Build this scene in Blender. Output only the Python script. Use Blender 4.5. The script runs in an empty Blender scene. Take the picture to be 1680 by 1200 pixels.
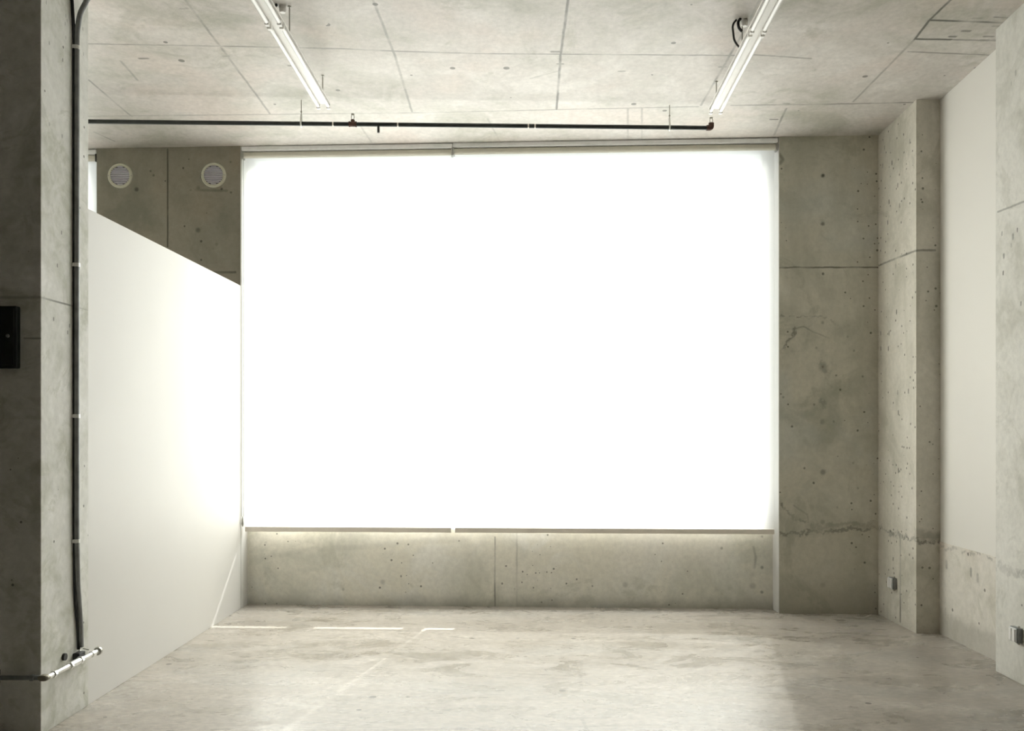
import bpy, bmesh, math, random
from mathutils import Vector, Matrix
random.seed(3)
S = bpy.context.scene
COL = S.collection

# ------------------------------------------------------------------ camera
F = 1500.0                       # focal length in pixels of a 1680 x 1200 frame
VX, VY, CAMH = 860.0, 704.0, 1.4  # where the depth direction vanishes, eye height
cd = bpy.data.cameras.new('camera'); cam = bpy.data.objects.new('camera', cd); COL.objects.link(cam)
cam.location = (0, 0, CAMH); cam.rotation_euler = (math.pi/2, 0, 0)
cd.sensor_fit = 'HORIZONTAL'; cd.sensor_width = 36; cd.lens = F/1680*36
cd.shift_x = (840-VX)/1680; cd.shift_y = (VY-600)/1680
cd.clip_start = .05; cd.clip_end = 200
S.camera = cam

# ------------------------------------------------------------------ light
w = bpy.data.worlds.new('sky'); S.world = w; w.use_nodes = True
bg = w.node_tree.nodes['Background']
bg.inputs['Color'].default_value = (.92, .97, 1.0, 1); bg.inputs['Strength'].default_value = 2.5
ELEV, AZ = math.radians(38.5), math.radians(11)
sd = bpy.data.lights.new('sun', 'SUN'); sun = bpy.data.objects.new('sun', sd); COL.objects.link(sun)
sd.energy = 8.0; sd.color = (1.0, .975, .94); sd.angle = math.radians(.6)
to_sun = Vector((math.sin(AZ)*math.cos(ELEV), math.cos(AZ)*math.cos(ELEV), math.sin(ELEV)))
sun.rotation_euler = to_sun.to_track_quat('Z', 'Y').to_euler(); sun.location = (2, 12, 6)
# wide second sun, added to brighten the floor and parapet by the window
ad = bpy.data.lights.new('sun_fill', 'SUN'); fill = bpy.data.objects.new('sun_fill', ad); COL.objects.link(fill)
ad.energy = 18.0; ad.color = (1.0, .98, .955); ad.angle = math.radians(60)
HEL = math.radians(54); fill.rotation_euler = Vector((math.sin(AZ)*math.cos(HEL), math.cos(AZ)*math.cos(HEL), math.sin(HEL))).to_track_quat('Z', 'Y').to_euler(); fill.location = (2.5, 12, 6)

S.view_settings.view_transform = 'Standard'; S.view_settings.look = 'None'
S.view_settings.exposure = 0.0; S.view_settings.gamma = 1.0
S.view_settings.use_curve_mapping = False

# ------------------------------------------------------------------ geometry of the place
def zc(y): return 3.989-.054*y            # ceiling underside (falls slightly towards the window)
def yf(x): return 7.02-.046*x             # front face of the window piers
def on_ceiling(px, py):
    a, b = (px-VX)/F, (VY-py)/F
    y = (3.989-CAMH)/(b+.054); return Vector((a*y, y, zc(y)))
def on_floor(px, py):
    y = CAMH*F/(py-VY); return Vector(((px-VX)/F*y, y, 0))
def on_back(px, py, off=0.0):
    a = (px-VX)/F; y = (7.02+off)/(1+.046*a); return Vector((a*y, y, CAMH+(VY-py)/F*y))
def on_side(px, py, X):
    y = X*F/(px-VX); return Vector((X, y, CAMH+(VY-py)/F*y))
def at_y(px, py, y): return Vector(((px-VX)/F*y, y, CAMH+(VY-py)/F*y))

# ------------------------------------------------------------------ node helpers
def seg_group():
    g = bpy.data.node_groups.new('segment_mark', 'ShaderNodeTree')
    for n, t in (('P', 'NodeSocketVector'), ('A', 'NodeSocketVector'), ('B', 'NodeSocketVector'), ('Width', 'NodeSocketFloat'), ('Amount', 'NodeSocketFloat')):
        g.interface.new_socket(n, in_out='INPUT', socket_type=t)
    g.interface.new_socket('Mask', in_out='OUTPUT', socket_type='NodeSocketFloat')
    N, L = g.nodes, g.links
    i = N.new('NodeGroupInput'); o = N.new('NodeGroupOutput')
    def vm(op, a, b=None):
        n = N.new('ShaderNodeVectorMath'); n.operation = op; L.new(a, n.inputs[0])
        if b is not None: L.new(b, n.inputs[1])
        return n
    pa = vm('SUBTRACT', i.outputs['P'], i.outputs['A']); ba = vm('SUBTRACT', i.outputs['B'], i.outputs['A'])
    d1 = vm('DOT_PRODUCT', pa.outputs[0], ba.outputs[0]); d2 = vm('DOT_PRODUCT', ba.outputs[0], ba.outputs[0])
    dv = N.new('ShaderNodeMath'); dv.operation = 'DIVIDE'; dv.use_clamp = True
    L.new(d1.outputs['Value'], dv.inputs[0]); L.new(d2.outputs['Value'], dv.inputs[1])
    sc = N.new('ShaderNodeVectorMath'); sc.operation = 'SCALE'; L.new(ba.outputs[0], sc.inputs[0]); L.new(dv.outputs[0], sc.inputs['Scale'])
    df = vm('SUBTRACT', pa.outputs[0], sc.outputs[0]); ln = vm('LENGTH', df.outputs[0])
    mr = N.new('ShaderNodeMapRange'); mr.interpolation_type = 'SMOOTHSTEP'
    L.new(ln.outputs['Value'], mr.inputs['Value'])
    h = N.new('ShaderNodeMath'); h.operation = 'MULTIPLY'; h.inputs[1].default_value = .25; L.new(i.outputs['Width'], h.inputs[0])
    L.new(h.outputs[0], mr.inputs['From Min']); L.new(i.outputs['Width'], mr.inputs['From Max'])
    mr.inputs['To Max'].default_value = 0; L.new(i.outputs['Amount'], mr.inputs['To Min'])
    L.new(mr.outputs[0], o.inputs[0])
    return g
SEG = seg_group()

def new_mat(name):
    m = bpy.data.materials.new(name); m.use_nodes = True; m.node_tree.nodes.clear(); return m

def concrete(name, base, light, dark, marks=(), k=1.0, pits=.5, pit_scale=14, rough=.75, spec=.3, stain=(1, 1, 1), wob=.006,
             patch_scale=.7, fine=1.0, hard=.45, hard_w=.06, dist4=1.5, dirt_band=None, tint=None, streak=None, contrast=1.0, rough_var=0.0, seed=0.0):
    """mottled cast concrete; marks = (A, B, width, amount) joints, tie holes, cracks and a painted sunlight edge in world space"""
    adj = lambda q: (min(.9, q[0]*k), min(.89, q[1]*k*.988), min(.86, q[2]*k*1.045))
    base, light, dark = adj(base), adj(light), adj(dark)
    if tint: tint = adj(tint)
    m = new_mat(name); T = m.node_tree; N, L = T.nodes, T.links
    out = N.new('ShaderNodeOutputMaterial'); bs = N.new('ShaderNodeBsdfPrincipled'); L.new(bs.outputs[0], out.inputs[0])
    tc = N.new('ShaderNodeTexCoord'); P = tc.outputs['Object']
    mp = N.new('ShaderNodeMapping'); L.new(P, mp.inputs[0]); mp.inputs['Scale'].default_value = stain; mp.inputs['Location'].default_value = (seed, seed*1.7, seed*.6)
    def noise(scale, detail=4, rgh=.55, dist=0.0, src=None):
        n = N.new('ShaderNodeTexNoise'); n.inputs['Scale'].default_value = scale; n.inputs['Detail'].default_value = detail
        n.inputs['Roughness'].default_value = rgh; n.inputs['Distortion'].default_value = dist
        L.new(src or mp.outputs[0], n.inputs['Vector']); return n
    def rng(v, a, b, c=0.0, d=1.0, smooth=True):
        n = N.new('ShaderNodeMapRange'); n.interpolation_type = 'SMOOTHSTEP' if smooth else 'LINEAR'
        L.new(v, n.inputs['Value']); n.inputs['From Min'].default_value = a; n.inputs['From Max'].default_value = b
        n.inputs['To Min'].default_value = c; n.inputs['To Max'].default_value = d; return n.outputs[0]
    def mix(f, a, b, mode='MIX'):
        n = N.new('ShaderNodeMix'); n.data_type = 'RGBA'; n.blend_type = mode
        if isinstance(f, float): n.inputs[0].default_value = f
        else: L.new(f, n.inputs[0])
        for k, v in ((6, a), (7, b)):
            if isinstance(v, tuple): n.inputs[k].default_value = (*v, 1)
            else: L.new(v, n.inputs[k])
        return n.outputs[2]
    def math_(op, a, b):
        n = N.new('ShaderNodeMath'); n.operation = op
        for k, v in ((0, a), (1, b)):
            if isinstance(v, float): n.inputs[k].default_value = v
            else: L.new(v, n.inputs[k])
        return n.outputs[0]
    n1 = noise(patch_scale, 5, .6, .6); n2 = noise(patch_scale*3.3, 6, .65, .8); n3 = noise(28, 5, .7); n4 = noise(patch_scale*1.7, 10, .72, dist4)
    c = mix(rng(n1.outputs[0], .5-.16/contrast, .5+.16/contrast), dark, light)
    c = mix(rng(n2.outputs[0], .36, .64), c, base)
    c = mix(rng(n4.outputs[0], .56, .56+hard_w, 0, hard), c, dark)
    if tint: c = mix(rng(noise(patch_scale*2.1, 3, .5, .3).outputs[0], .5, .68, 0, .55), c, tint)
    f = rng(n3.outputs[0], .3, .7, 1-.09*fine, 1+.07*fine, False)
    fv = N.new('ShaderNodeCombineColor'); [L.new(f, fv.inputs[k]) for k in range(3)]
    c = mix(1.0, c, fv.outputs[0], 'MULTIPLY')
    if streak:   # faint runs down a wall or trowel sweeps on a floor
        ms = N.new('ShaderNodeMapping'); L.new(P, ms.inputs[0]); ms.inputs['Scale'].default_value = streak
        c = mix(rng(noise(1, 5, .6, .4, ms.outputs[0]).outputs[0], .5, .75, 0, .4), c, dark)
    # air holes
    if pits:
        vo = N.new('ShaderNodeTexVoronoi'); vo.inputs['Scale'].default_value = pit_scale; L.new(P, vo.inputs['Vector'])
        sep = N.new('ShaderNodeSeparateColor'); L.new(vo.outputs['Color'], sep.inputs[0])
        r = rng(sep.outputs[0], 0.0, 1.0, .02, .2, False)
        near = math_('LESS_THAN', vo.outputs['Distance'], r)
        dens = noise(1.1, 2, .5, 0, P)
        gate = math_('GREATER_THAN', math_('ADD', sep.outputs[1], math_('MULTIPLY', dens.outputs[0], .55)), 1.24-.36*pits)
        c = mix(math_('MULTIPLY', math_('MULTIPLY', near, gate), .8), c, tuple(x*.28 for x in dark))
    # joints, tie holes, cracks, painted sunlight edge
    if marks:
        wn = noise(9, 4, .6, 0, P)
        s1 = N.new('ShaderNodeVectorMath'); s1.operation = 'SUBTRACT'; L.new(wn.outputs['Color'], s1.inputs[0]); s1.inputs[1].default_value = (.5, .5, .5)
        s2 = N.new('ShaderNodeVectorMath'); s2.operation = 'SCALE'; L.new(s1.outputs[0], s2.inputs[0]); s2.inputs['Scale'].default_value = wob
        s3 = N.new('ShaderNodeVectorMath'); s3.operation = 'ADD'; L.new(P, s3.inputs[0]); L.new(s2.outputs[0], s3.inputs[1])
        t2 = N.new('ShaderNodeVectorMath'); t2.operation = 'SCALE'; L.new(s1.outputs[0], t2.inputs[0]); t2.inputs['Scale'].default_value = .13
        wf = noise(34, 4, .7, 0, P); f1 = N.new('ShaderNodeVectorMath'); f1.operation = 'MULTIPLY_ADD'; L.new(wf.outputs['Color'], f1.inputs[0]); f1.inputs[1].default_value = (.07, .07, .07); f1.inputs[2].default_value = (-.035, -.035, -.035)
        t3 = N.new('ShaderNodeVectorMath'); t3.operation = 'ADD'; L.new(t2.outputs[0], t3.inputs[0]); L.new(f1.outputs[0], t3.inputs[1])
        s4 = N.new('ShaderNodeVectorMath'); s4.operation = 'ADD'; L.new(P, s4.inputs[0]); L.new(t3.outputs[0], s4.inputs[1])
        acc = None
        fade = rng(noise(3.1, 3, .6, 0, P).outputs[0], .35, .6, .35, 1.0)
        for A, B, wd, am, *rg in marks:
            g = N.new('ShaderNodeGroup'); g.node_tree = SEG; L.new((s4 if rg else s3).outputs[0], g.inputs['P'])
            A, B = Vector(A), Vector(B)
            if (A-B).length < 1e-4: B = A+Vector((0, 0, .001))
            g.inputs['A'].default_value = A; g.inputs['B'].default_value = B
            g.inputs['Width'].default_value = wd; g.inputs['Amount'].default_value = am
            acc = g.outputs[0] if acc is None else math_('MAXIMUM', acc, g.outputs[0])
        c = mix(math_('MULTIPLY', acc, fade), c, tuple(x*.22 for x in dark))
    if dirt_band:   # grime creeping up from the foot of a wall: (z0, z1, amount)
        sx = N.new('ShaderNodeSeparateXYZ'); L.new(P, sx.inputs[0])
        zz = math_('ADD', sx.outputs[2], math_('MULTIPLY', noise(2.5, 5, .65, 0, P).outputs[0], -.22))
        c = mix(rng(zz, dirt_band[0]-.11, dirt_band[1]-.11, dirt_band[2], 0.0), c, tuple(x*.5 for x in dark))
    L.new(c, bs.inputs['Base Color'])
    bs.inputs['Specular IOR Level'].default_value = spec
    if rough_var:
        L.new(rng(n2.outputs[0], .35, .65, rough-rough_var, rough+rough_var), bs.inputs['Roughness'])
    else: bs.inputs['Roughness'].default_value = rough
    bp = N.new('ShaderNodeBump'); bp.inputs['Strength'].default_value = .12; bp.inputs['Distance'].default_value = .01
    L.new(n3.outputs[0], bp.inputs['Height']); L.new(bp.outputs[0], bs.inputs['Normal'])
    return m

def plain(name, col, rough=.5, metal=0.0, spec=.5, var=.06, scale=20):
    m = new_mat(name); T = m.node_tree; N, L = T.nodes, T.links
    out = N.new('ShaderNodeOutputMaterial'); bs = N.new('ShaderNodeBsdfPrincipled'); L.new(bs.outputs[0], out.inputs[0])
    tc = N.new('ShaderNodeTexCoord'); n = N.new('ShaderNodeTexNoise'); n.inputs['Scale'].default_value = scale; n.inputs['Detail'].default_value = 4
    L.new(tc.outputs['Object'], n.inputs['Vector'])
    r = N.new('ShaderNodeValToRGB'); L.new(n.outputs[0], r.inputs[0])
    r.color_ramp.elements[0].position = .3; r.color_ramp.elements[1].position = .7
    r.color_ramp.elements[0].color = (*[x*(1-var) for x in col], 1); r.color_ramp.elements[1].color = (*[min(1, x*(1+var)) for x in col], 1)
    L.new(r.outputs[0], bs.inputs['Base Color']); bs.inputs['Roughness'].default_value = rough; bs.inputs['Metallic'].default_value = metal
    bs.inputs['Specular IOR Level'].default_value = spec
    return m

def blind_fabric():
    m = new_mat('screen_fabric'); T = m.node_tree; N, L = T.nodes, T.links
    out = N.new('ShaderNodeOutputMaterial')
    tc = N.new('ShaderNodeTexCoord'); n = N.new('ShaderNodeTexNoise'); n.inputs['Scale'].default_value = 60; L.new(tc.outputs['Object'], n.inputs['Vector'])
    r = N.new('ShaderNodeValToRGB'); L.new(n.outputs[0], r.inputs[0])
    a, b = FAB
    r.color_ramp.elements[0].color = (*a, 1); r.color_ramp.elements[1].color = (*b, 1)
    tl = N.new('ShaderNodeBsdfTranslucent'); df = N.new('ShaderNodeBsdfDiffuse'); tp = N.new('ShaderNodeBsdfTransparent')
    L.new(r.outputs[0], tl.inputs[0]); df.inputs[0].default_value = (.8, .77, .7, 1); tp.inputs[0].default_value = (1, .99, .97, 1)
    m1 = N.new('ShaderNodeMixShader'); m1.inputs[0].default_value = .30; L.new(tl.outputs[0], m1.inputs[1]); L.new(df.outputs[0], m1.inputs[2])
    m2 = N.new('ShaderNodeMixShader'); m2.inputs[0].default_value = OPEN; L.new(m1.outputs[0], m2.inputs[1]); L.new(tp.outputs[0], m2.inputs[2])
    L.new(m2.outputs[0], out.inputs[0]); return m
FAB = ((.85, .835, .81), (.87, .855, .83)); OPEN = .10

def glass():
    m = new_mat('window_glass'); T = m.node_tree; N, L = T.nodes, T.links
    out = N.new('ShaderNodeOutputMaterial'); tp = N.new('ShaderNodeBsdfTransparent'); gl = N.new('ShaderNodeBsdfGlossy')
    tp.inputs[0].default_value = (.97, .99, .98, 1); gl.inputs['Roughness'].default_value = .02
    mx = N.new('ShaderNodeMixShader'); mx.inputs[0].default_value = .05; L.new(tp.outputs[0], mx.inputs[1]); L.new(gl.outputs[0], mx.inputs[2]); L.new(mx.outputs[0], out.inputs[0])
    return m

# ------------------------------------------------------------------ mesh helpers
def link(name, bm, mat, parent=None, smooth=False, bevel=0.0, origin=None):
    me = bpy.data.meshes.new(name)
    bmesh.ops.recalc_face_normals(bm, faces=bm.faces)
    if origin is not None: bmesh.ops.translate(bm, verts=bm.verts, vec=-Vector(origin))
    bm.to_mesh(me); bm.free()
    if smooth:
        for p in me.polygons: p.use_smooth = True
    o = bpy.data.objects.new(name, me); COL.objects.link(o); me.materials.append(mat)
    if origin is not None: o.location = origin
    if parent is not None:
        o.parent = parent
        if origin is None: o.matrix_parent_inverse = Matrix.Translation(parent.location).inverted()
        else: o.location = Vector(origin)-parent.location
    if bevel:
        b = o.modifiers.new('bevel', 'BEVEL'); b.width = bevel; b.segments = 2; b.limit_method = 'ANGLE'
    return o
def prism(bm, pts, z0, z1):
    """pts: plan polygon; z0/z1 numbers or functions of y"""
    f = lambda z, p: z(p[1]) if callable(z) else z
    lo = [bm.verts.new((p[0], p[1], f(z0, p))) for p in pts]; hi = [bm.verts.new((p[0], p[1], f(z1, p))) for p in pts]
    n = len(pts); bm.faces.new(lo[::-1]); bm.faces.new(hi)
    for i in range(n): bm.faces.new((lo[i], lo[(i+1) % n], hi[(i+1) % n], hi[i]))
def box(bm, x0, x1, y0, y1, z0, z1): prism(bm, [(x0, y0), (x1, y0), (x1, y1), (x0, y1)], z0, z1)
def quadprism(bm, xa, xb, o0, o1, z0, z1):
    """box that follows the slightly skewed window wall; o0/o1 = offsets behind the pier faces"""
    prism(bm, [(xa, yf(xa)+o0), (xb, yf(xb)+o0), (xb, yf(xb)+o1), (xa, yf(xa)+o1)], z0, z1)
def tube(bm, pts, r, n=14, caps=True):
    pts = [Vector(p) for p in pts]; rings = []
    t0 = (pts[1]-pts[0]).normalized(); up = Vector((0, 0, 1)) if abs(t0.z) < .9 else Vector((0, 1, 0))
    for i, p in enumerate(pts):
        t = ((pts[min(i+1, len(pts)-1)]-p).normalized()+(p-pts[max(i-1, 0)]).normalized()).normalized()
        a = t.cross(up).normalized(); b = a.cross(t).normalized(); up = b
        rr = r[i] if isinstance(r, (list, tuple)) else r
        rings.append([bm.verts.new(p+a*math.cos(2*math.pi*k/n)*rr+b*math.sin(2*math.pi*k/n)*rr) for k in range(n)])
    for A, B in zip(rings, rings[1:]):
        for k in range(n): bm.faces.new((A[k], A[(k+1) % n], B[(k+1) % n], B[k]))
    if caps: bm.faces.new(rings[0][::-1]); bm.faces.new(rings[-1])
def lathe(bm, prof, c, axis, n=40, close=True):
    """prof: (radius, distance along axis)"""
    axis = Vector(axis).normalized(); up = Vector((0, 0, 1)) if abs(axis.z) < .9 else Vector((1, 0, 0))
    a = axis.cross(up).normalized(); b = axis.cross(a).normalized(); c = Vector(c)
    rings = [[bm.verts.new(c+axis*h+a*math.cos(2*math.pi*k/n)*r+b*math.sin(2*math.pi*k/n)*r) for k in range(n)] for r, h in prof]
    for A, B in zip(rings, rings[1:]+([rings[0]] if close else [])):
        for k in range(n): bm.faces.new((A[k], A[(k+1) % n], B[(k+1) % n], B[k]))
def arc(p, q, r, n=8):
    """corner fillet helper: points of a path through list p with rounded corners"""
    out = [Vector(p[0])]
    for i in range(1, len(p)-1):
        a, b, c = Vector(p[i-1]), Vector(p[i]), Vector(p[i+1])
        u = (a-b).normalized()*r; v = (c-b).normalized()*r
        for k in range(n+1):
            t = k/n; out.append((b+u)*(1-t)**2+b*2*t*(1-t)+(b+v)*t**2)
    out.append(Vector(p[-1])); return out
def B(): return bmesh.new()
def struct(name, bm, mat, parent=None, bevel=0.0):
    o = link(name, bm, mat, parent, bevel=bevel)
    if parent is None: o['kind'] = 'structure'
    return o
def thing(name, label, cat, loc, group=None):
    o = bpy.data.objects.new(name, None); COL.objects.link(o); o.location = loc; o['label'] = label; o['category'] = cat; o.empty_display_size = .1
    if group: o['group'] = group
    return o
def copy_thing(root, loc, label, rotz=None):
    r = root.copy(); COL.objects.link(r); r.location = loc; r['label'] = label
    if rotz is not None: r.rotation_euler = (0, 0, rotz)
    for ch in root.children:
        c = ch.copy(); COL.objects.link(c); c.parent = r
        for g in ch.children:
            d = g.copy(); COL.objects.link(d); d.parent = c
    return r

# ------------------------------------------------------------------ materials
LINE = .013
def rough(ms): return [m+(1,) for m in ms]
def P(points, fn, w=LINE, a=.8): # polyline of marks through photographed points that lie on one surface
    v = [fn(*p) for p in points]; return [(v[i], v[i+1], w, a) for i in range(len(v)-1)]

cm = []
C_ = on_ceiling
for pl, a in (([(304, 0), (420, 155), (443, 187)], .55), ([(145, 131), (200, 178), (216, 191)], .6), ([(612, 0), (648, 92), (676, 184)], .5), ([(932, 0), (920, 89), (913, 180)], .75),
           ([(1246, 0), (1226, 42), (1150, 173)], .6), ([(1563, -3), (1525, 33), (1500, 65)], .9), ([(1500, 65), (1400, 167)], .45), ([(1290, 178), (1270, 222)], .6),
           ([(145, 72), (380, 76), (560, 80), (648, 84), (780, 88), (920, 89), (1200, 91), (1240, 90), (1330, 96)], .6), ([(1490, 85), (1640, 91)], .6),
           ([(145, 191), (420, 188), (700, 185), (913, 180), (1145, 175)], .5), ([(1200, 173), (1360, 171), (1505, 168)], .75),
           ([(1030, 178), (1030, 229)], .35), ([(1053, 178), (1053, 229)], .35), ([(590, 205), (610, 234)], .35), ([(155, 217), (188, 232)], .5), ([(198, 100), (226, 132)], .4),
           ([(870, 129), (915, 117)], .25), ([(800, 195), (820, 232)], .25)):
    cm += P(pl, C_, .012, a)
cm += P([(1503, 64), (1560, 65)], C_, .016, 1); cm += P([(1560, 65), (1637, 67)], C_, .011, .8); cm += P([(1528, 33), (1664, 38)], C_, .015, 1); cm += P([(1632, 28), (1662, 30)], C_, .012, .8)
for px, py, r in ((1020, 117, .02), (1638, 43, .035), (1622, 60, .03), (1614, 66, .03), (1633, 66, .03), (1585, 51, .025), (1603, 30, .025), (1563, 60, .02), (370, 92, .02), (236, 96, .03), (478, 108, .02), (919, 105, .018), (1185, 110, .02), (1270, 196, .03), (1290, 170, .02), (912, 85, .03), (302, 14, .02)):
    q = C_(px, py); cm.append((q-Vector((r*.8, 0, 0)), q+Vector((r*.8, 0, 0)), .016, .75))
M = {}
M['ceiling'] = concrete('ceiling_concrete', (.63, .595, .52), (.74, .71, .63), (.46, .45, .36), cm, k=.91, pits=.25, pit_scale=9, rough=.5, spec=.45, patch_scale=.75, tint=(.70, .62, .53), fine=1.4, wob=.01, contrast=1.25, hard=.65, hard_w=.08, dist4=.8)
fm = []
for pl, a in (([(885, 1098), (920, 1098), (1000, 1140), (1020, 1152)], .16), ([(860, 1148), (950, 1146)], .2), ([(810, 1112), (1080, 1118)], .12), ([(560, 1199), (800, 1196), (1080, 1190)], .25), ([(954, 1085), (953, 1128)], .18), ([(955, 1180), (962, 1196)], .35), ([(930, 1179), (993, 1179)], .3), ([(500, 1149), (560, 1136)], .25)):
    fm += P(pl, on_floor, .014, a)
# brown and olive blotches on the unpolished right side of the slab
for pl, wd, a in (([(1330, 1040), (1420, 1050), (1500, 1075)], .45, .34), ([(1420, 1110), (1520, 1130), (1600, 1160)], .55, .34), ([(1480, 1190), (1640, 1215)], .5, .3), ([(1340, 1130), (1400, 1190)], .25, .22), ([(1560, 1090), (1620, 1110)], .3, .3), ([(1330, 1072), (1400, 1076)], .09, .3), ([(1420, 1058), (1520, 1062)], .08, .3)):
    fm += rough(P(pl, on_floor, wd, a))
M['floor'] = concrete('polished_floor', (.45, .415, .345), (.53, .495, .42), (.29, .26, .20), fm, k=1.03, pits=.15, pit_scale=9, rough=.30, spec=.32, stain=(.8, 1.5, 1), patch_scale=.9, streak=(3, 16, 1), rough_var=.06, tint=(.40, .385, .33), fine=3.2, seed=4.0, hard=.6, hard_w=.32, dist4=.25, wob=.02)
rp = []
for y_, r, a in ((288, .022, .9), (367, .022, .7), (449, .016, .8), (530, .016, .7), (602, .05, .5), (602, .02, .8), (692, .03, .6), (775, .03, .55), (857, .025, .55), (961, .03, .4)):
    q = on_back(1350, y_); rp.append((q, q, r, a))
ob = lambda x, y: on_back(x, y)
rp += P([(1278, 439), (1440, 439)], ob, .010, .8)
rp += P([(1303, 540), (1318, 536), (1336, 545), (1360, 555)], ob, .009, .4)
rp += P([(1303, 830), (1325, 845), (1326, 858)], ob, .01, .4)
rp += rough(P([(1280, 877), (1330, 874), (1380, 872), (1441, 867)], ob, .022, .65)+P([(1330, 866), (1380, 862), (1441, 860)], ob, .03, .35)+P([(1280, 520), (1310, 522), (1345, 520), (1368, 526), (1371, 540)], ob, .016, .5)
            +P([(1283, 574), (1292, 556), (1303, 542)], ob, .022, .6)+P([(1283, 826), (1296, 842), (1306, 852), (1322, 856)], ob, .02, .6)+P([(1345, 600), (1356, 608)], ob, .04, .5)+P([(1350, 660), (1352, 668)], ob, .03, .4))
rp += P([(1276, 250), (1284, 262), (1280, 268)], ob, .02, .5)
for x_, y_ in ((1391, 553), (1401, 576), (1340, 571), (1372, 616), (1415, 618), (1379, 640), (1336, 664), (1368, 692), (1407, 707), (1320, 769), (1400, 760), (1335, 793), (1408, 802), (1374, 833), (1285, 652), (1300, 700)):
    q = ob(x_, y_); rp.append((q, q, .013, .8))
M['pier_right'] = concrete('right_pier_concrete', (.36, .345, .275), (.41, .395, .325), (.235, .235, .18), rp, k=1.75, pits=1.0, pit_scale=21, streak=(3, 3, .5), dirt_band=(.0, .35, .45), tint=(.33, .34, .30), wob=.02)  # one base mix for all faces of the right pier
lp = []
for x_, y_, r, a in ((325, 378, .03, .7), (224, 311, .025, .7), (325, 309, .025, .6), (355, 401, .018, .7), (313, 312, .013, .7), (379, 316, .013, .8), (350, 408, .012, .5), (378, 266, .012, .7), (247, 281, .012, .7), (252, 288, .014, .6)):
    q = ob(x_, y_); lp.append((q, q, r, a))
lp += P([(275, 245), (275, 300), (275, 405)], ob, .010, .8); lp += P([(348, 447), (386, 447)], ob, .014, .7); lp += P([(322, 312), (372, 313)], ob, .016, .35)
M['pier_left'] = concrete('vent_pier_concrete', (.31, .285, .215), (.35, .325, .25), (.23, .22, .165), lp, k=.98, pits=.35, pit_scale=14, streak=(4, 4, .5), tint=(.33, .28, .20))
pm = []
op = lambda x, y: on_back(x, y, .168)
for pl, a, wd in (([(812, 882), (812, 996)], .6, .01), ([(848, 875), (848, 996)], .3, .01), ([(1236, 898), (1240, 915), (1238, 932)], .5, .014), ([(430, 918), (500, 903), (560, 899), (620, 897)], .10, .03), ([(620, 897), (660, 890), (760, 885)], .10, .04)):  # last two lines paint the slanting edge of sunlight leaking below the blind
    pm += P(pl, op, wd, a)
for x_, y_, r, a in ((1025, 960, .03, .45), (1235, 962, .035, .6), (1234, 943, .03, .35), (1250, 932, .018, .9), (1250, 972, .018, .9), (1250, 881, .014, .8), (824, 958, .012, .8), (844, 967, .012, .7), (946, 951, .01, .8), (658, 946, .012, .8), (753, 888, .01, .7), (1184, 900, .015, .7), (563, 968, .016, .4), (628, 955, .03, .3), (972, 962, .01, .7), (436, 891, .016, .4)):
    q = op(x_, y_); pm.append((q, q, r, a))
M['parapet'] = concrete('parapet_concrete', (.47, .46, .385), (.54, .535, .46), (.33, .33, .265), pm, k=1.75, pits=.6, pit_scale=21, dirt_band=(-.06, .12, .7), tint=(.50, .49, .43), wob=.012)
sm = []
os_ = lambda x, y: on_side(x, y, 2.677)
sm += P([(1440, 437), (1505, 410)], os_, .012, .7); sm += rough(P([(1440, 868), (1472, 878), (1505, 886)], os_, .022, .8)); sm += P([(1477, 878), (1477, 1020)], os_, .016, .85)
for x_, y_ in ((1470, 435), (1471, 510), (1473, 302), (1476, 335), (1449, 270), (1464, 265), (1459, 329), (1457, 363), (1473, 642), (1474, 675), (1474, 770), (1446, 570), (1459, 545), (1458, 570), (1446, 545), (1490, 640), (1452, 240), (1492, 230)):
    q = os_(x_, y_); sm.append((q, q+Vector((0, 0, -.02)), .013, .85))
sm += [((2.81, 6.25, 2.62), (2.66, 6.25, 2.62), .012, .8), ((2.86, 6.25, .66), (2.66, 6.25, .68), .05, .5, 1), ((2.86, 6.25, .62), (2.66, 6.25, .63), .02, .7, 1)]
M['return'] = concrete('pilaster_concrete', (.43, .41, .335), (.49, .47, .395), (.29, .28, .215), sm, k=1.52, pits=1.5, pit_scale=22, dirt_band=(-.05, .1, .35), streak=(5, 5, .6), wob=.014)
rm = []
oc = lambda x, y: on_side(x, y, 2.72)
rm += P([(1637, 348), (1690, 327)], oc, .009, .5); rm += rough(P([(1633, 925), (1655, 934), (1690, 945)], oc, .03, .6))
for x_, y_, r in ((1666, 117, .02), (1662, 386, .025), (1647, 418, .018), (1644, 381, .014), (1659, 401, .012), (1675, 496, .014), (1646, 446, .014), (1669, 375, .012), (1659, 135, .01)):
    q = oc(x_, y_); rm.append((q, q+Vector((0, 0, -.015)), r*.7, .9))
M['column_right'] = concrete('right_column_concrete', (.47, .465, .405), (.52, .515, .455), (.36, .355, .295), rm, k=1.55, pits=.55, pit_scale=13, patch_scale=1.1, wob=.014)
bm_ = [((2.84, 5.3, .61), (2.84, 6.25, .60), .02, .4, 1)]
orr = lambda x, y: on_side(x, y, 2.84)
for x_, y_ in ((1593, 935), (1553, 922), (1551, 1000), (1604, 944)):
    q = orr(x_, y_); bm_.append((q, q+Vector((0, 0, -.035)), .022, .5))
M['base_right'] = concrete('recess_base_concrete', (.50, .48, .41), (.56, .54, .47), (.36, .345, .27), bm_, k=1.52, pits=.4, dirt_band=(.12, .2, .4), wob=.014, tint=(.50, .45, .37))
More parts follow.
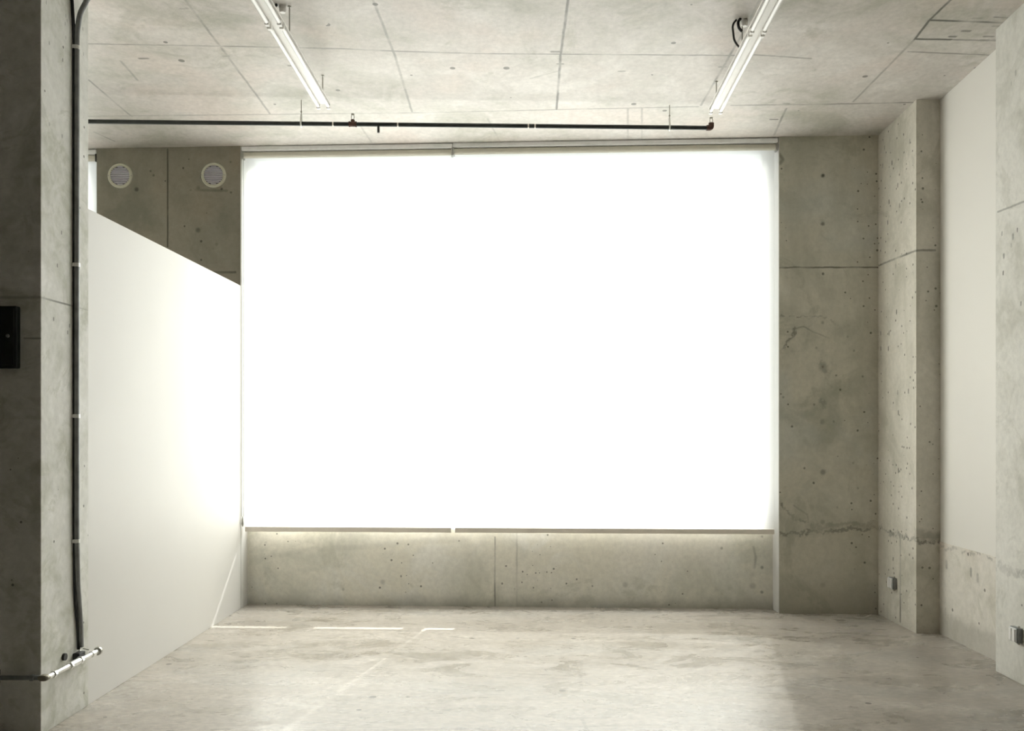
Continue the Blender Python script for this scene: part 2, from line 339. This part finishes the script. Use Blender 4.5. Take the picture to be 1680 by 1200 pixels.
lm = [((-2.205, 4.17, 2.0), (-2.205, 4.44, 2.0), .007, .7), ((-2.205, 4.44, 2.0), (-2.205, 4.63, 2.0), .006, .35), ((-4, 4.171, 2.0), (-2.2, 4.171, 2.0), .010, .8), ((-2.28, 4.171, 1.813), (-2.2, 4.171, 1.813), .006, .5), ((-2.205, 4.405, 3.9), (-2.205, 4.42, 3.5), .012, .5)]
ol = lambda x, y: on_side(x, y, -2.205)
for x_, y_ in ((76, 2), (108, 24), (110, 32), (107, 37), (136, 46), (81, 69), (108, 60), (103, 97), (102, 222), (81, 202), (137, 87), (94, 434), (101, 380), (88, 522), (114, 533), (111, 544)):
    q = ol(x_, y_); lm.append((q, q+Vector((0, 0, -.01)), .007, .85))
M['column_left'] = concrete('left_column_concrete', (.46, .46, .41), (.53, .53, .485), (.33, .335, .27), lm, k=1.56, pits=.45, pit_scale=24, patch_scale=2.2, dirt_band=(-.05, .08, .35), wob=.004)
M['raw'] = concrete('room_concrete', (.20, .19, .16), (.24, .23, .19), (.15, .14, .11), pits=.3)
M['white_wall'] = plain('white_painted_plaster', (.69, .675, .645), .55, var=.012, scale=2)
M['panel_wall'] = plain('off_white_board', (.80, .775, .72), .6, var=.012, scale=2)
M['blind'] = blind_fabric(); M['glass'] = glass()
M['roll'] = plain('rolled_fabric', (.62, .59, .50), .8, var=.03)
M['rail'] = plain('white_aluminium', (.93, .93, .92), .35, 0)
M['hem'] = plain('beige_hem_bar', (.86, .80, .72), .5, var=.03)
M['frame'] = plain('window_frame_aluminium', (.5, .5, .5), .4, .6)
M['pipe'] = plain('dark_painted_steel', (.022, .026, .024), .45, .2, var=.25)
M['rust'] = plain('rusty_fitting', (.075, .035, .025), .7, .1, var=.4, scale=60)
M['zinc'] = plain('zinc_plated_steel', (.45, .44, .40), .4, .8)
M['steel'] = plain('bright_galvanised_steel', (.80, .80, .77), .3, .75, var=.08, scale=30)
M['grey_pipe'] = plain('grey_conduit_steel', (.24, .25, .25), .4, .3, var=.2)
M['box'] = plain('black_enamel', (.012, .016, .016), .5, var=.2)
M['white_metal'] = plain('white_enamel', (.86, .84, .80), .4, var=.02)
M['tube'] = plain('frosted_glass_tube', (.90, .89, .86), .2, var=.01)
M['black'] = plain('black_rubber', (.02, .02, .02), .6)
M['vent'] = plain('vent_aluminium', (.88, .85, .90), .35, .1, var=.05)
M['vent_rim'] = plain('vent_rim_enamel', (.62, .60, .48), .4, .1, var=.04)
M['vent_dark'] = plain('vent_duct', (.16, .14, .17), .5, .3)
M['socket'] = plain('grey_socket_plastic', (.70, .70, .68), .35, var=.03)
M['brass'] = plain('dull_grey_cast_metal', (.30, .28, .22), .5, .4)

# ------------------------------------------------------------------ the setting
YB = -4.0
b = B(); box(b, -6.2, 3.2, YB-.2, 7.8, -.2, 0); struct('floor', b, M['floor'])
b = B(); prism(b, [(-6.2, YB-.2), (3.2, YB-.2), (3.2, yf(3.2)+.20), (-6.2, yf(-6.2)+.20)], zc, lambda y: zc(y)+.3); struct('ceiling', b, M['ceiling'])
TOP = lambda y: zc(y)+.05
W0, W1 = -2.21, 1.934            # the big window between its piers
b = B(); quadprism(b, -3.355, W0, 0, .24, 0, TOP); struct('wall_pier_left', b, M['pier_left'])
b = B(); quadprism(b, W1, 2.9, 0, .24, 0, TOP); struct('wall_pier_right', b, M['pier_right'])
b = B(); quadprism(b, W0, W1, .168, .42, 0, .62); struct('wall_back', b, M['parapet'])
b = B(); quadprism(b, -6.0, -3.355, .168, .42, 0, .62); struct('wall_back_alcove', b, M['raw'])
b = B(); prism(b, [(2.68, 6.25), (2.69+.3, 6.25), (2.69+.3, 7.3), (2.67, 7.3), (2.672, 6.9)], 0, TOP); struct('wall_pilaster', b, M['return'])
b = B(); box(b, 2.84, 3.15, YB, 6.25, 0, .628); struct('wall_right_base', b, M['base_right'])
b = B(); box(b, 2.845, 3.15, YB, 6.25, .628, TOP); struct('wall_right', b, M['panel_wall'])
b = B(); box(b, 2.72, 3.0, 4.45, 5.277, 0, TOP); struct('wall_column_right', b, M['column_right'], bevel=.004)
b = B(); box(b, -6.1, -2.205, 4.171, 4.626, 0, TOP); struct('wall_column_left', b, M['column_left'], bevel=.003)
b = B(); box(b, -3.6, -3.4, YB, 4.171, 0, TOP); struct('wall_left', b, M['raw'])
b = B(); box(b, -6.2, -6.0, 4.5, 7.75, 0, TOP); struct('wall_alcove_left', b, M['raw'])
b = B(); box(b, -6.2, 3.2, YB-.2, YB, 0, TOP); struct('wall_front', b, M['raw'])
# low white partition that stops short of the ceiling
b = B(); box(b, -2.335, -2.207, 4.626, yf(W0)-.003, 0, 2.516); struct('wall_partition', b, M['white_wall'], bevel=.002)

b = B(); quadprism(b, W0, W0+.004, .002, .168, 0, TOP); struct('trim_1', b, M['white_wall'])
b = B(); quadprism(b, W1-.004, W1, .002, .168, 0, TOP); struct('trim_2', b, M['white_wall'])
def window(name, xa, xb, sun_blocks):
    o0, o1 = .175, .225
    b = B(); yt = zc(7.25)
    for z0, z1, x0, x1 in [(.62, .645, xa, xb), (yt-.045, yt, xa, xb), (.62, yt, xa, xa+.06), (.62, yt, xb-.085, xb)]: quadprism(b, x0, x1, o0, o1, z0, z1)
    for x0, x1, z1 in sun_blocks: quadprism(b, x0, x1, o0, o1, .62, z1)
    o = struct(name, b, M['frame'])
    g = B(); quadprism(g, xa+.06, xb-.085, .195, .201, .645, yt-.045); link('pane', g, M['glass'], o)
# unseen blocks added on the sill to cut sun under the blind into dashes
window('window_1', W0, W1, [(-1.50, -1.32, .715), (-.68, -.54, .715), (-.32, W1, .715)])
window('window_2', -5.95, -3.355, [])

# ------------------------------------------------------------------ roller blinds
def roller_blind(label, xa, xb, chain=None, brackets=(1, 1), m0=.014, m1=.014, lap=0.0):
    xm = (xa+xb)/2; o = .034
    zt = zc(yf(xm)+o)
    t = thing('roller_blind', label, 'roller blind', (xm, yf(xm)+o, zt-.03), 'roller blinds over the windows')
    b = B(); quadprism(b, xa, xb, o-.032, o+.02, zt-.038, zt-.001); link('head_rail', b, M['rail'], t, bevel=.006)
    b = B(); zr = zt-.062; tube(b, [(xa+.012, yf(xa)+o, zr), (xb-.012, yf(xb)+o, zr)], .024, 24); link('fabric_roll', b, M['roll'], t, smooth=False)
    b = B(); n = 24   # the hanging sheet, with the slightest belly
    of = o+.022
    cols = []
    for i in range(n+1):
        x = xa+m0+(xb-xa-m0-m1)*i/n
        cols.append([b.verts.new((x, yf(x)+of+lap+.0015*math.sin(x*5+zz*.8), zr+(0.62-zr)*j/14)) for j, zz in enumerate([k/14 for k in range(15)])])
    for A, Bc in zip(cols, cols[1:]):
        for j in range(14): b.faces.new((A[j], Bc[j], Bc[j+1], A[j+1]))
    link('fabric', b, M['blind'], t, smooth=True)
    b = B(); quadprism(b, xa+.014, xb-.014, of-.008, of+.004, .594, .632); link('hem_bar', b, M['hem'], t, bevel=.003)
    for s, xx in ((0, xa), (1, xb)):
        b = B(); x0 = xx+.001 if s == 0 else xx-.011
        quadprism(b, x0, x0+.010, o-.03, o+.03, zt-.095, zt-.004); link('bracket', b, M['zinc'] if brackets[s] else M['black'], t, bevel=.002)
    if chain:
        b = B(); yy = yf(chain)+.004-.012
        for dx in (0, .014):
            tube(b, [(chain+dx, yy, zr), (chain+dx, yy, .72)], .0022, 6)
        tube(b, [(chain, yy, .72), (chain+.007, yy, .712), (chain+.014, yy, .72)], .0022, 6)
        ch = link('pull_chain', b, M['zinc'], t)
        b = B(); tube(b, [(chain+.007, yy, .715), (chain+.007, yy, .70), (chain+.007, yy, .66), (chain+.007, yy, .64)], [.003, .008, .010, .004], 10); link('chain_weight', b, M['zinc'], ch, smooth=True)
    return t
XS = (743-VX)/F*7.08
roller_blind('pale screen roller blind lowered over the left half of the large window', W0+.006, XS-.001, chain=W0+.012, m1=.001, lap=.004)
roller_blind('wider pale screen roller blind lowered over the right half, ending at the bare concrete pier', XS+.001, W1-.008, m0=.002)
roller_blind('sliver of pale roller blind seen between the left column and the pier with round vents', -5.9, -3.36, brackets=(0, 0))

# ------------------------------------------------------------------ round wall vents
def vent(loc, label):
    x, y, z = loc
    t = thing('round_vent', label, 'vent', loc, 'round louvred vents on the left pier')
    R = .098
    b = B(); lathe(b, [(R, 0), (R, -.008), (R-.006, -.015), (R-.011, -.015), (R-.014, -.009), (R-.017, -.018), (R-.021, -.018), (R-.023, 0)], (x, y, z), (0, 1, 0), 48)
    link('rim', b, M['vent_rim'], t, smooth=True, origin=loc)
    b = B(); lathe(b, [(.001, -.003), (R-.0215, -.003), (R-.0215, 0), (.001, 0)], (x, y, z), (0, 1, 0), 40); link('backing', b, M['vent_dark'], t, origin=loc)
    b = B(); r = R-.0225; n = 11
    for k in range(n):
        zz = (k-(n-1)/2)*(2*r/n); hw = math.sqrt(max(1e-5, r*r-(abs(zz)+.004)**2))
        v = [(sx*hw, yy, zz+dz) for sx in (-1, 1) for yy, dz in ((-.005, -.0016), (-.018, .0036), (-.018, .0022), (-.005, -.0030))]
        v = [b.verts.new((x+a, y+q, z+c)) for a, q, c in v]
        for i in range(4): j = (i+1) % 4; b.faces.new((v[i], v[j], v[4+j], v[4+i]))
        b.faces.new(v[0:4]); b.faces.new(v[4:8][::-1])
    link('louvres', b, M['vent'], t, origin=loc)
    for sx in (-1, 1):
        b = B(); lathe(b, [(.004, -.02), (.004, -.014), (.001, -.02)], (x+sx*(R-.008), y, z), (0, 1, 0), 10); link('screw', b, M['zinc'], t, origin=loc)
    return t
p = on_back(198, 289); vent(p, 'round louvred metal vent on the dark pier, beside the left column')
p = on_back(351, 288); vent(p, 'round louvred metal vent on the dark pier, nearer the big window blind')

# ------------------------------------------------------------------ fluorescent batten lights
def batten(loc, label, far, rotz, n_seg=2):
    """loc = centre of the far end, on the underside level; the fitting runs back towards the camera"""
    t = thing('fluorescent_light', label, 'ceiling light', (0, 0, 0), 'twin tube battens hung under the ceiling')
    Lg = 1.22*n_seg
    def hexbody(b, y0, y1):
        prof = [(-.028, .022), (.028, .022), (.031, .030), (.026, .066), (-.026, .066), (-.031, .030)]
        A = [b.verts.new((x, y0, z)) for x, z in prof]; C = [b.verts.new((x, y1, z)) for x, z in prof]
        for i in range(6): j = (i+1) % 6; b.faces.new((A[i], A[j], C[j], C[i]))
        b.faces.new(A[::-1]); b.faces.new(C)
    b = B(); hexbody(b, -Lg, -.040); body = link('housing', b, M['white_metal'], t)
    b = B()  # folded reflector wings along both edges
    for s in (-1, 1):
        v = [(s*.028, .030), (s*.050, .020), (s*.051, .024), (s*.029, .034)]
        A = [b.verts.new((x, -Lg, z)) for x, z in v]; C = [b.verts.new((x, -.040, z)) for x, z in v]
        for i in range(4): j = (i+1) % 4; b.faces.new((A[i], A[j], C[j], C[i]))
        b.faces.new(A[::-1]); b.faces.new(C)
    link('reflector', b, M['white_metal'], t)
    for k in range(n_seg):
        y1 = -1.22*k; y0 = y1-1.215
        for s in (-1, 1):
            b = B(); tube(b, [(s*.032, y1-.03, .010), (s*.032, y0+.03, .010)], .0105, 14); link('tube', b, M['tube'], t, smooth=False)
            for ye in (y1-.03, y0+.03):
                d = 1 if ye == y1-.03 else -1
                b = B(); box(b, s*.032-.011, s*.032+.011, min(ye-.006*d, ye+.022*d), max(ye-.006*d, ye+.022*d), -.004, .030); link('socket', b, M['white_metal'], t, bevel=.003)
    return t
def place_batten(t, loc, rotz): t.location = loc; t.rotation_euler = (0, 0, rotz)
def hanger(t, yl, clip=False, off=0.0):
    """hanger rod from the fitting up to the slab; yl = local y along the fitting"""
    wy = t.location.y+yl; top = zc(wy)-t.location.z
    b = B()
    tube(b, [(0, yl, .066), (0, yl, top)], .0035, 8); lathe(b, [(.009, top-.005), (.009, top), (.001, top), (.001, top-.006)], (0, yl, 0), (0, 0, 1), 16)
    o = link('hanger', b, M['zinc'], t); o.matrix_parent_inverse = Matrix.Identity(4)
    if clip:   # white ceiling cup with a black spring clip beside it
        b = B(); lathe(b, [(.001, top-.034), (.015, top-.034), (.019, top-.024), (.020, top), (.001, top)], (.012+off, yl, 0), (0, 0, 1), 20); link('ceiling_cup', b, M['white_metal'], o)
        b = B(); tube(b, arc([(off-.014, yl-.02, top), (off-.030, yl-.03, top-.02), (off-.026, yl-.03, top-.055), (off-.008, yl-.03, top-.075)], None, .012, 4), .008, 8); link('clamp', b, M['black'], o)
for lb, e, nr in (('white twin tube batten light, the left one, aiming at the rusty tee of the pipe', (532, 180), (424, 0)), ('white twin tube batten light, the right one, above the elbow end of the pipe', (1173, 188), (1272, 0))):
    hz = 2.07
    y1 = hz*F/(VY-e[1]); x1 = (e[0]-VX)/F*y1; y0 = hz*F/(VY-nr[1]); x0 = (nr[0]-VX)/F*y0
    t = batten(None, lb, None, 0); place_batten(t, (x1, y1, CAMH+hz), math.atan2(-(x1-x0), (y1-y0)))
    hanger(t, -.05); hanger(t, -.91 if x1 < 0 else -.85, True, -.05 if x1 < 0 else 0); hanger(t, -2.3)
    if x1 > 0:   # black supply cable looped at the middle hanger
        top = zc(t.location.y-.85)-t.location.z
        b = B(); tube(b, arc([(-.02, -.90, .06), (-.055, -.90, .10), (-.060, -.87, top-.03), (-.035, -.86, top-.002)], None, .03), .006, 8); link('supply_cable', b, M['black'], t, smooth=True).matrix_parent_inverse = Matrix.Identity(4)

# ------------------------------------------------------------------ sprinkler pipe
A_, E_ = at_y(145, 199.5, 6.21), at_y(1166, 210, 6.355)
dirp = (E_-A_)
pl = lambda px: A_+dirp*((px-145)/(1166-145))
t = thing('sprinkler_pipe', 'thin black pipe hung below the ceiling in front of the blinds', 'pipe', pl(655))
b = B(); st = A_-dirp*.55; tube(b, [st, E_], .0145, 18); link('pipe', b, M['pipe'], t, smooth=False)
def fitting(name, c, prof, mat): bb = B(); lathe(bb, prof, c, dirp, 20); return link(name, bb, mat, t, smooth=False)
c = pl(573)
tee = fitting('tee_fitting', c, [(.001, -.027), (.019, -.027), (.019, -.018), (.0165, -.018), (.0165, .018), (.019, .018), (.019, .027), (.001, .027)], M['rust'])
b = B(); lathe(b, [(.001, .008), (.014, .008), (.014, .028), (.010, .032), (.001, .032)], c, (0, 0, 1), 14); link('boss', b, M['rust'], tee)
def ring(c, z0, h, parent, mat):
    bb = B(); ps = [c+Vector((.010*math.cos(a), 0, z0+h/2+h/2*math.sin(a))) for a in [k*math.pi/8 for k in range(17)]]
    tube(bb, ps, .0028, 8, caps=False); bb.verts.ensure_lookup_table(); return link('sprinkler_frame', bb, mat, parent, smooth=True)
ring(c, .030, .036, tee, M['zinc'])
b = B(); tube(b, [c+Vector((0, 0, .064)), c+Vector((0, 0, .071))], .011, 12); link('deflector', b, M['brass'], tee)
c = E_
b = B(); tube(b, arc([c+dirp.normalized()*-.030, c+dirp.normalized()*.004, c+dirp.normalized()*.004+Vector((0, 0, .034))], None, .016), .019, 16); elb = link('elbow_fitting', b, M['rust'], t, smooth=False)
c2 = c+dirp.normalized()*.004; ring(c2, .034, .034, elb, M['zinc'])
b = B(); tube(b, [c2+Vector((0, 0, .066)), c2+Vector((0, 0, .072))], .011, 12); link('deflector', b, M['brass'], elb)
b = B(); c = pl(615); tube(b, [c+Vector((0, 0, -.010)), c+Vector((0, 0, -.056)), c+Vector((0, 0, -.0561))], [.0085, .0085, .006], 12); link('drop_stub', b, M['black'], t)
for px in (489, 1097):
    c = pl(px)
    b = B(); tube(b, [c+Vector((0, 0, .03)), (c.x, c.y, zc(c.y))], .0032, 8); tube(b, [c+Vector((0, 0, .075)), c+Vector((0, 0, .085))], .007, 6); h = link('hanger_rod', b, M['zinc'], t)
    b = B()
    for s in (-1, 1): tube(b, [c+Vector((0, 0, .062)), c+Vector((0, s*.010, .040)), c+Vector((0, s*.0185, .0)), c+Vector((0, s*.010, -.018)), c+Vector((0, 0, -.021))], .0055, 8)
    link('clevis', b, M['steel'], h, smooth=True)
for px in (541, 647, 862, 873):
    b = B(); c = pl(px); lathe(b, [(.0149, -.005), (.0149, .004), (.0151, .004), (.0151, -.005)], c, dirp, 18); link('paint_fleck', b, M['hem'], t)

# ------------------------------------------------------------------ conduits on the left column
XC = -2.205
t = thing('conduit', 'dark grey vertical conduit clipped to the left column, bent at its top', 'conduit', (XC+.016, 4.47, .30))
q0 = on_side(133, 1062, XC+.017); q1 = on_side(132.5, 1030, XC+.017); q2 = on_side(127.5, 960, XC+.017); q3 = on_side(126, 880, XC+.017); q4 = on_side(126, 56, XC+.017)
top = [q0, q1, q2, q3, q4, on_side(131, 22, XC+.04), on_side(146, -6, XC+.065)]
top += [top[-1]+Vector((.05, .08, .10)), Vector((XC+.14, 4.80, zc(4.80)))]
b = B(); tube(b, arc(top, None, .03, 5), .0125, 16); link('pipe', b, M['grey_pipe'], t, smooth=True)
for y_ in (78, 435, 683, 888):
    c = on_side(126, y_, XC+.017)
    b = B(); lathe(b, [(.0125, -.009), (.0155, -.009), (.0155, .009), (.0125, .009)], c, (0, 0, 1), 16)
    box(b, XC, XC+.004, c.y+.010, c.y+.034, c.z-.009, c.z+.009); box(b, XC, XC+.012, c.y-.018, c.y-.010, c.z-.008, c.z+.008)
    cl = link('pipe_clip', b, M['steel'], t)
t = thing('cable', 'thin dark cable low on the column, drawn upward as the shadow left of the grey conduit', 'cable', (XC+.007, 4.44, .34))  # low end is cable; the upper run models the conduit's shadow as a strip
ps = [on_side(129, 1066, XC+.010), on_side(128.5, 1040, XC+.008), on_side(123.5, 985, XC+.008), on_side(122, 880, XC+.007), on_side(122, 500, XC+.007), on_side(121.5, 56, XC+.007), on_side(119.5, 20, XC+.007), on_side(117, -20, XC+.007)]
ps.append(Vector((XC+.007, ps[-1].y-.02, zc(ps[-1].y))))
b = B(); tube(b, arc(ps, None, .03, 4), .0075, 10); link('cable_and_shadow', b, M['black'], t, smooth=True)

PZ = .272; PX = XC+.042; PY = 4.171-.030
t = thing('wall_conduit', 'bright galvanised horizontal conduit wrapping the foot of the left column', 'conduit', (PX, PY, PZ))
b = B(); tube(b, [(PX, PY, PZ), (PX, 4.64, PZ)], .0115, 16); link('pipe', b, M['steel'], t, smooth=False)
b = B(); tube(b, [(PX-.02, PY, PZ), (-3.0, PY, PZ)], .0105, 16); link('pipe', b, M['grey_pipe'], t, smooth=False)
def coll(name, c, ax, r, l, mat, n=18):
    bb = B(); lathe(bb, [(.001, -l), (r*.92, -l), (r, -l*.7), (r, l*.7), (r*.92, l), (.001, l)], c, ax, n); return link(name, bb, mat, t, smooth=False)
coll('coupling', (PX, 4.40, PZ), (0, 1, 0), .0165, .045, M['steel'])
coll('nut', (PX, 4.352, PZ), (0, 1, 0), .020, .007, M['steel'], 6); coll('nut', (PX, 4.455, PZ), (0, 1, 0), .020, .010, M['steel'], 6)
coll('coupling', (PX, 4.585, PZ), (0, 1, 0), .0155, .018, M['steel'])
coll('end_cap', (PX, 4.640, PZ), (0, 1, 0), .021, .010, M['zinc'])
coll('nut', (PX, 4.205, PZ), (0, 1, 0), .017, .010, M['steel'], 6)
coll('nut', (PX-.065, PY, PZ), (1, 0, 0), .015, .010, M['grey_pipe'], 6)
# conduit body at the corner (oval cover facing the room)
b = B(); lathe(b, [(.001, -.014), (.024, -.014), (.028, -.008), (.028, .010), (.001, .010)], (0, 0, 0), (0, 1, 0), 28)
for v in b.verts: v.co.x *= .92; v.co.z *= .52
bmesh.ops.translate(b, verts=b.verts, vec=(PX-.012, PY, PZ)); e = link('elbow_body', b, M['brass'], t, smooth=False)
b = B(); lathe(b, [(.001, -.017), (.018, -.017), (.020, -.014), (.001, -.014)], (0, 0, 0), (0, 1, 0), 28)
for v in b.verts: v.co.x *= .95; v.co.z *= .5
bmesh.ops.translate(b, verts=b.verts, vec=(PX-.012, PY, PZ)); link('cover', b, M['brass'], e)
# junction under the vertical conduit, with its strap and screws
b = B(); box(b, XC, PX-.008, 4.462, 4.525, PZ-.012, PZ+.030); link('junction_box', b, M['black'], t, bevel=.004)
b = B(); box(b, XC, XC+.004, 4.53, 4.57, PZ+.01, PZ+.06); tube(b, [(XC+.01, 4.55, PZ+.035), (PX, 4.55, PZ+.028)], .004, 8); link('strap', b, M['steel'], t)
b = B(); tube(b, [(XC, 4.375, PZ+.036), (XC+.012, 4.375, PZ+.036)], .017, 18); link('hole_plug', b, M['black'], t)
b = B(); c = Vector((-2.395, 4.171, PZ)); box(b, c.x-.006, c.x+.006, 4.158, 4.171, PZ-.03, PZ+.03); tube(b, [(c.x, PY+.03, PZ+.024), (c.x, PY, PZ+.024)], .006, 10); link('strap', b, M['zinc'], t)

# dark enclosure on the shaded face of the left column
x1 = (28-VX)/F*4.14
t = thing('switch_box', 'black metal switch box on the shaded face of the left column', 'switch box', (x1-.15, 4.171, 1.82))
b = B(); box(b, x1-.30, x1, 4.135, 4.171, 1.675, 1.957); link('enclosure', b, M['box'], t, bevel=.006)
b = B(); box(b, x1-.29, x1-.01, 4.130, 4.135, 1.685, 1.947); lid = link('lid', b, M['box'], t, bevel=.002)
b = B(); lathe(b, [(.001, -.006), (.007, -.006), (.008, 0), (.001, 0)], (x1-.036, 4.130, 1.82), (0, 1, 0), 14); link('latch', b, M['grey_pipe'], lid)
b = B(); box(b, x1-.075, x1-.018, 4.126, 4.130, 1.69, 1.72); link('label_plate', b, M['box'], lid)

# surface mounted outlet boxes on the right
def outlet(X, yc, z, label, dep=.032):
    t = thing('outlet_box', label, 'outlet', (X, yc, z), 'surface outlet boxes on the right side')
    L_ = (X, yc, z)
    b = B(); box(b, X-dep, X, yc-.040, yc+.040, z-.040, z+.042); link('back_box', b, M['grey_pipe'], t, bevel=.005, origin=L_)
    b = B(); box(b, X-dep-.006, X-dep, yc-.038, yc+.038, z-.038, z+.040); pt = link('cover_plate', b, M['socket'], t, bevel=.003, origin=L_)
    b = B(); box(b, X-dep-.011, X-dep-.006, yc+.006, yc+.030, z-.032, z+.034); link('socket_insert', b, M['white_metal'], t, bevel=.003, origin=L_)
    b = B(); box(b, X-dep-.011, X-dep-.006, yc-.030, yc-.002, z-.032, z+.034); link('socket_insert', b, M['white_metal'], t, bevel=.003, origin=L_)
    for zz in (-.045, .047):
        b = B(); tube(b, [(X-.014, yc-.026, z+zz), (X-.014, yc-.016, z+zz)], .006, 10); link('lug', b, M['zinc'], t, origin=L_)
outlet(2.676, 6.60, .285, 'small grey outlet box low on the concrete return beside the vertical groove')
outlet(2.72, 5.025, .268, 'grey outlet box low on the nearest right column, cut by the photo edge')
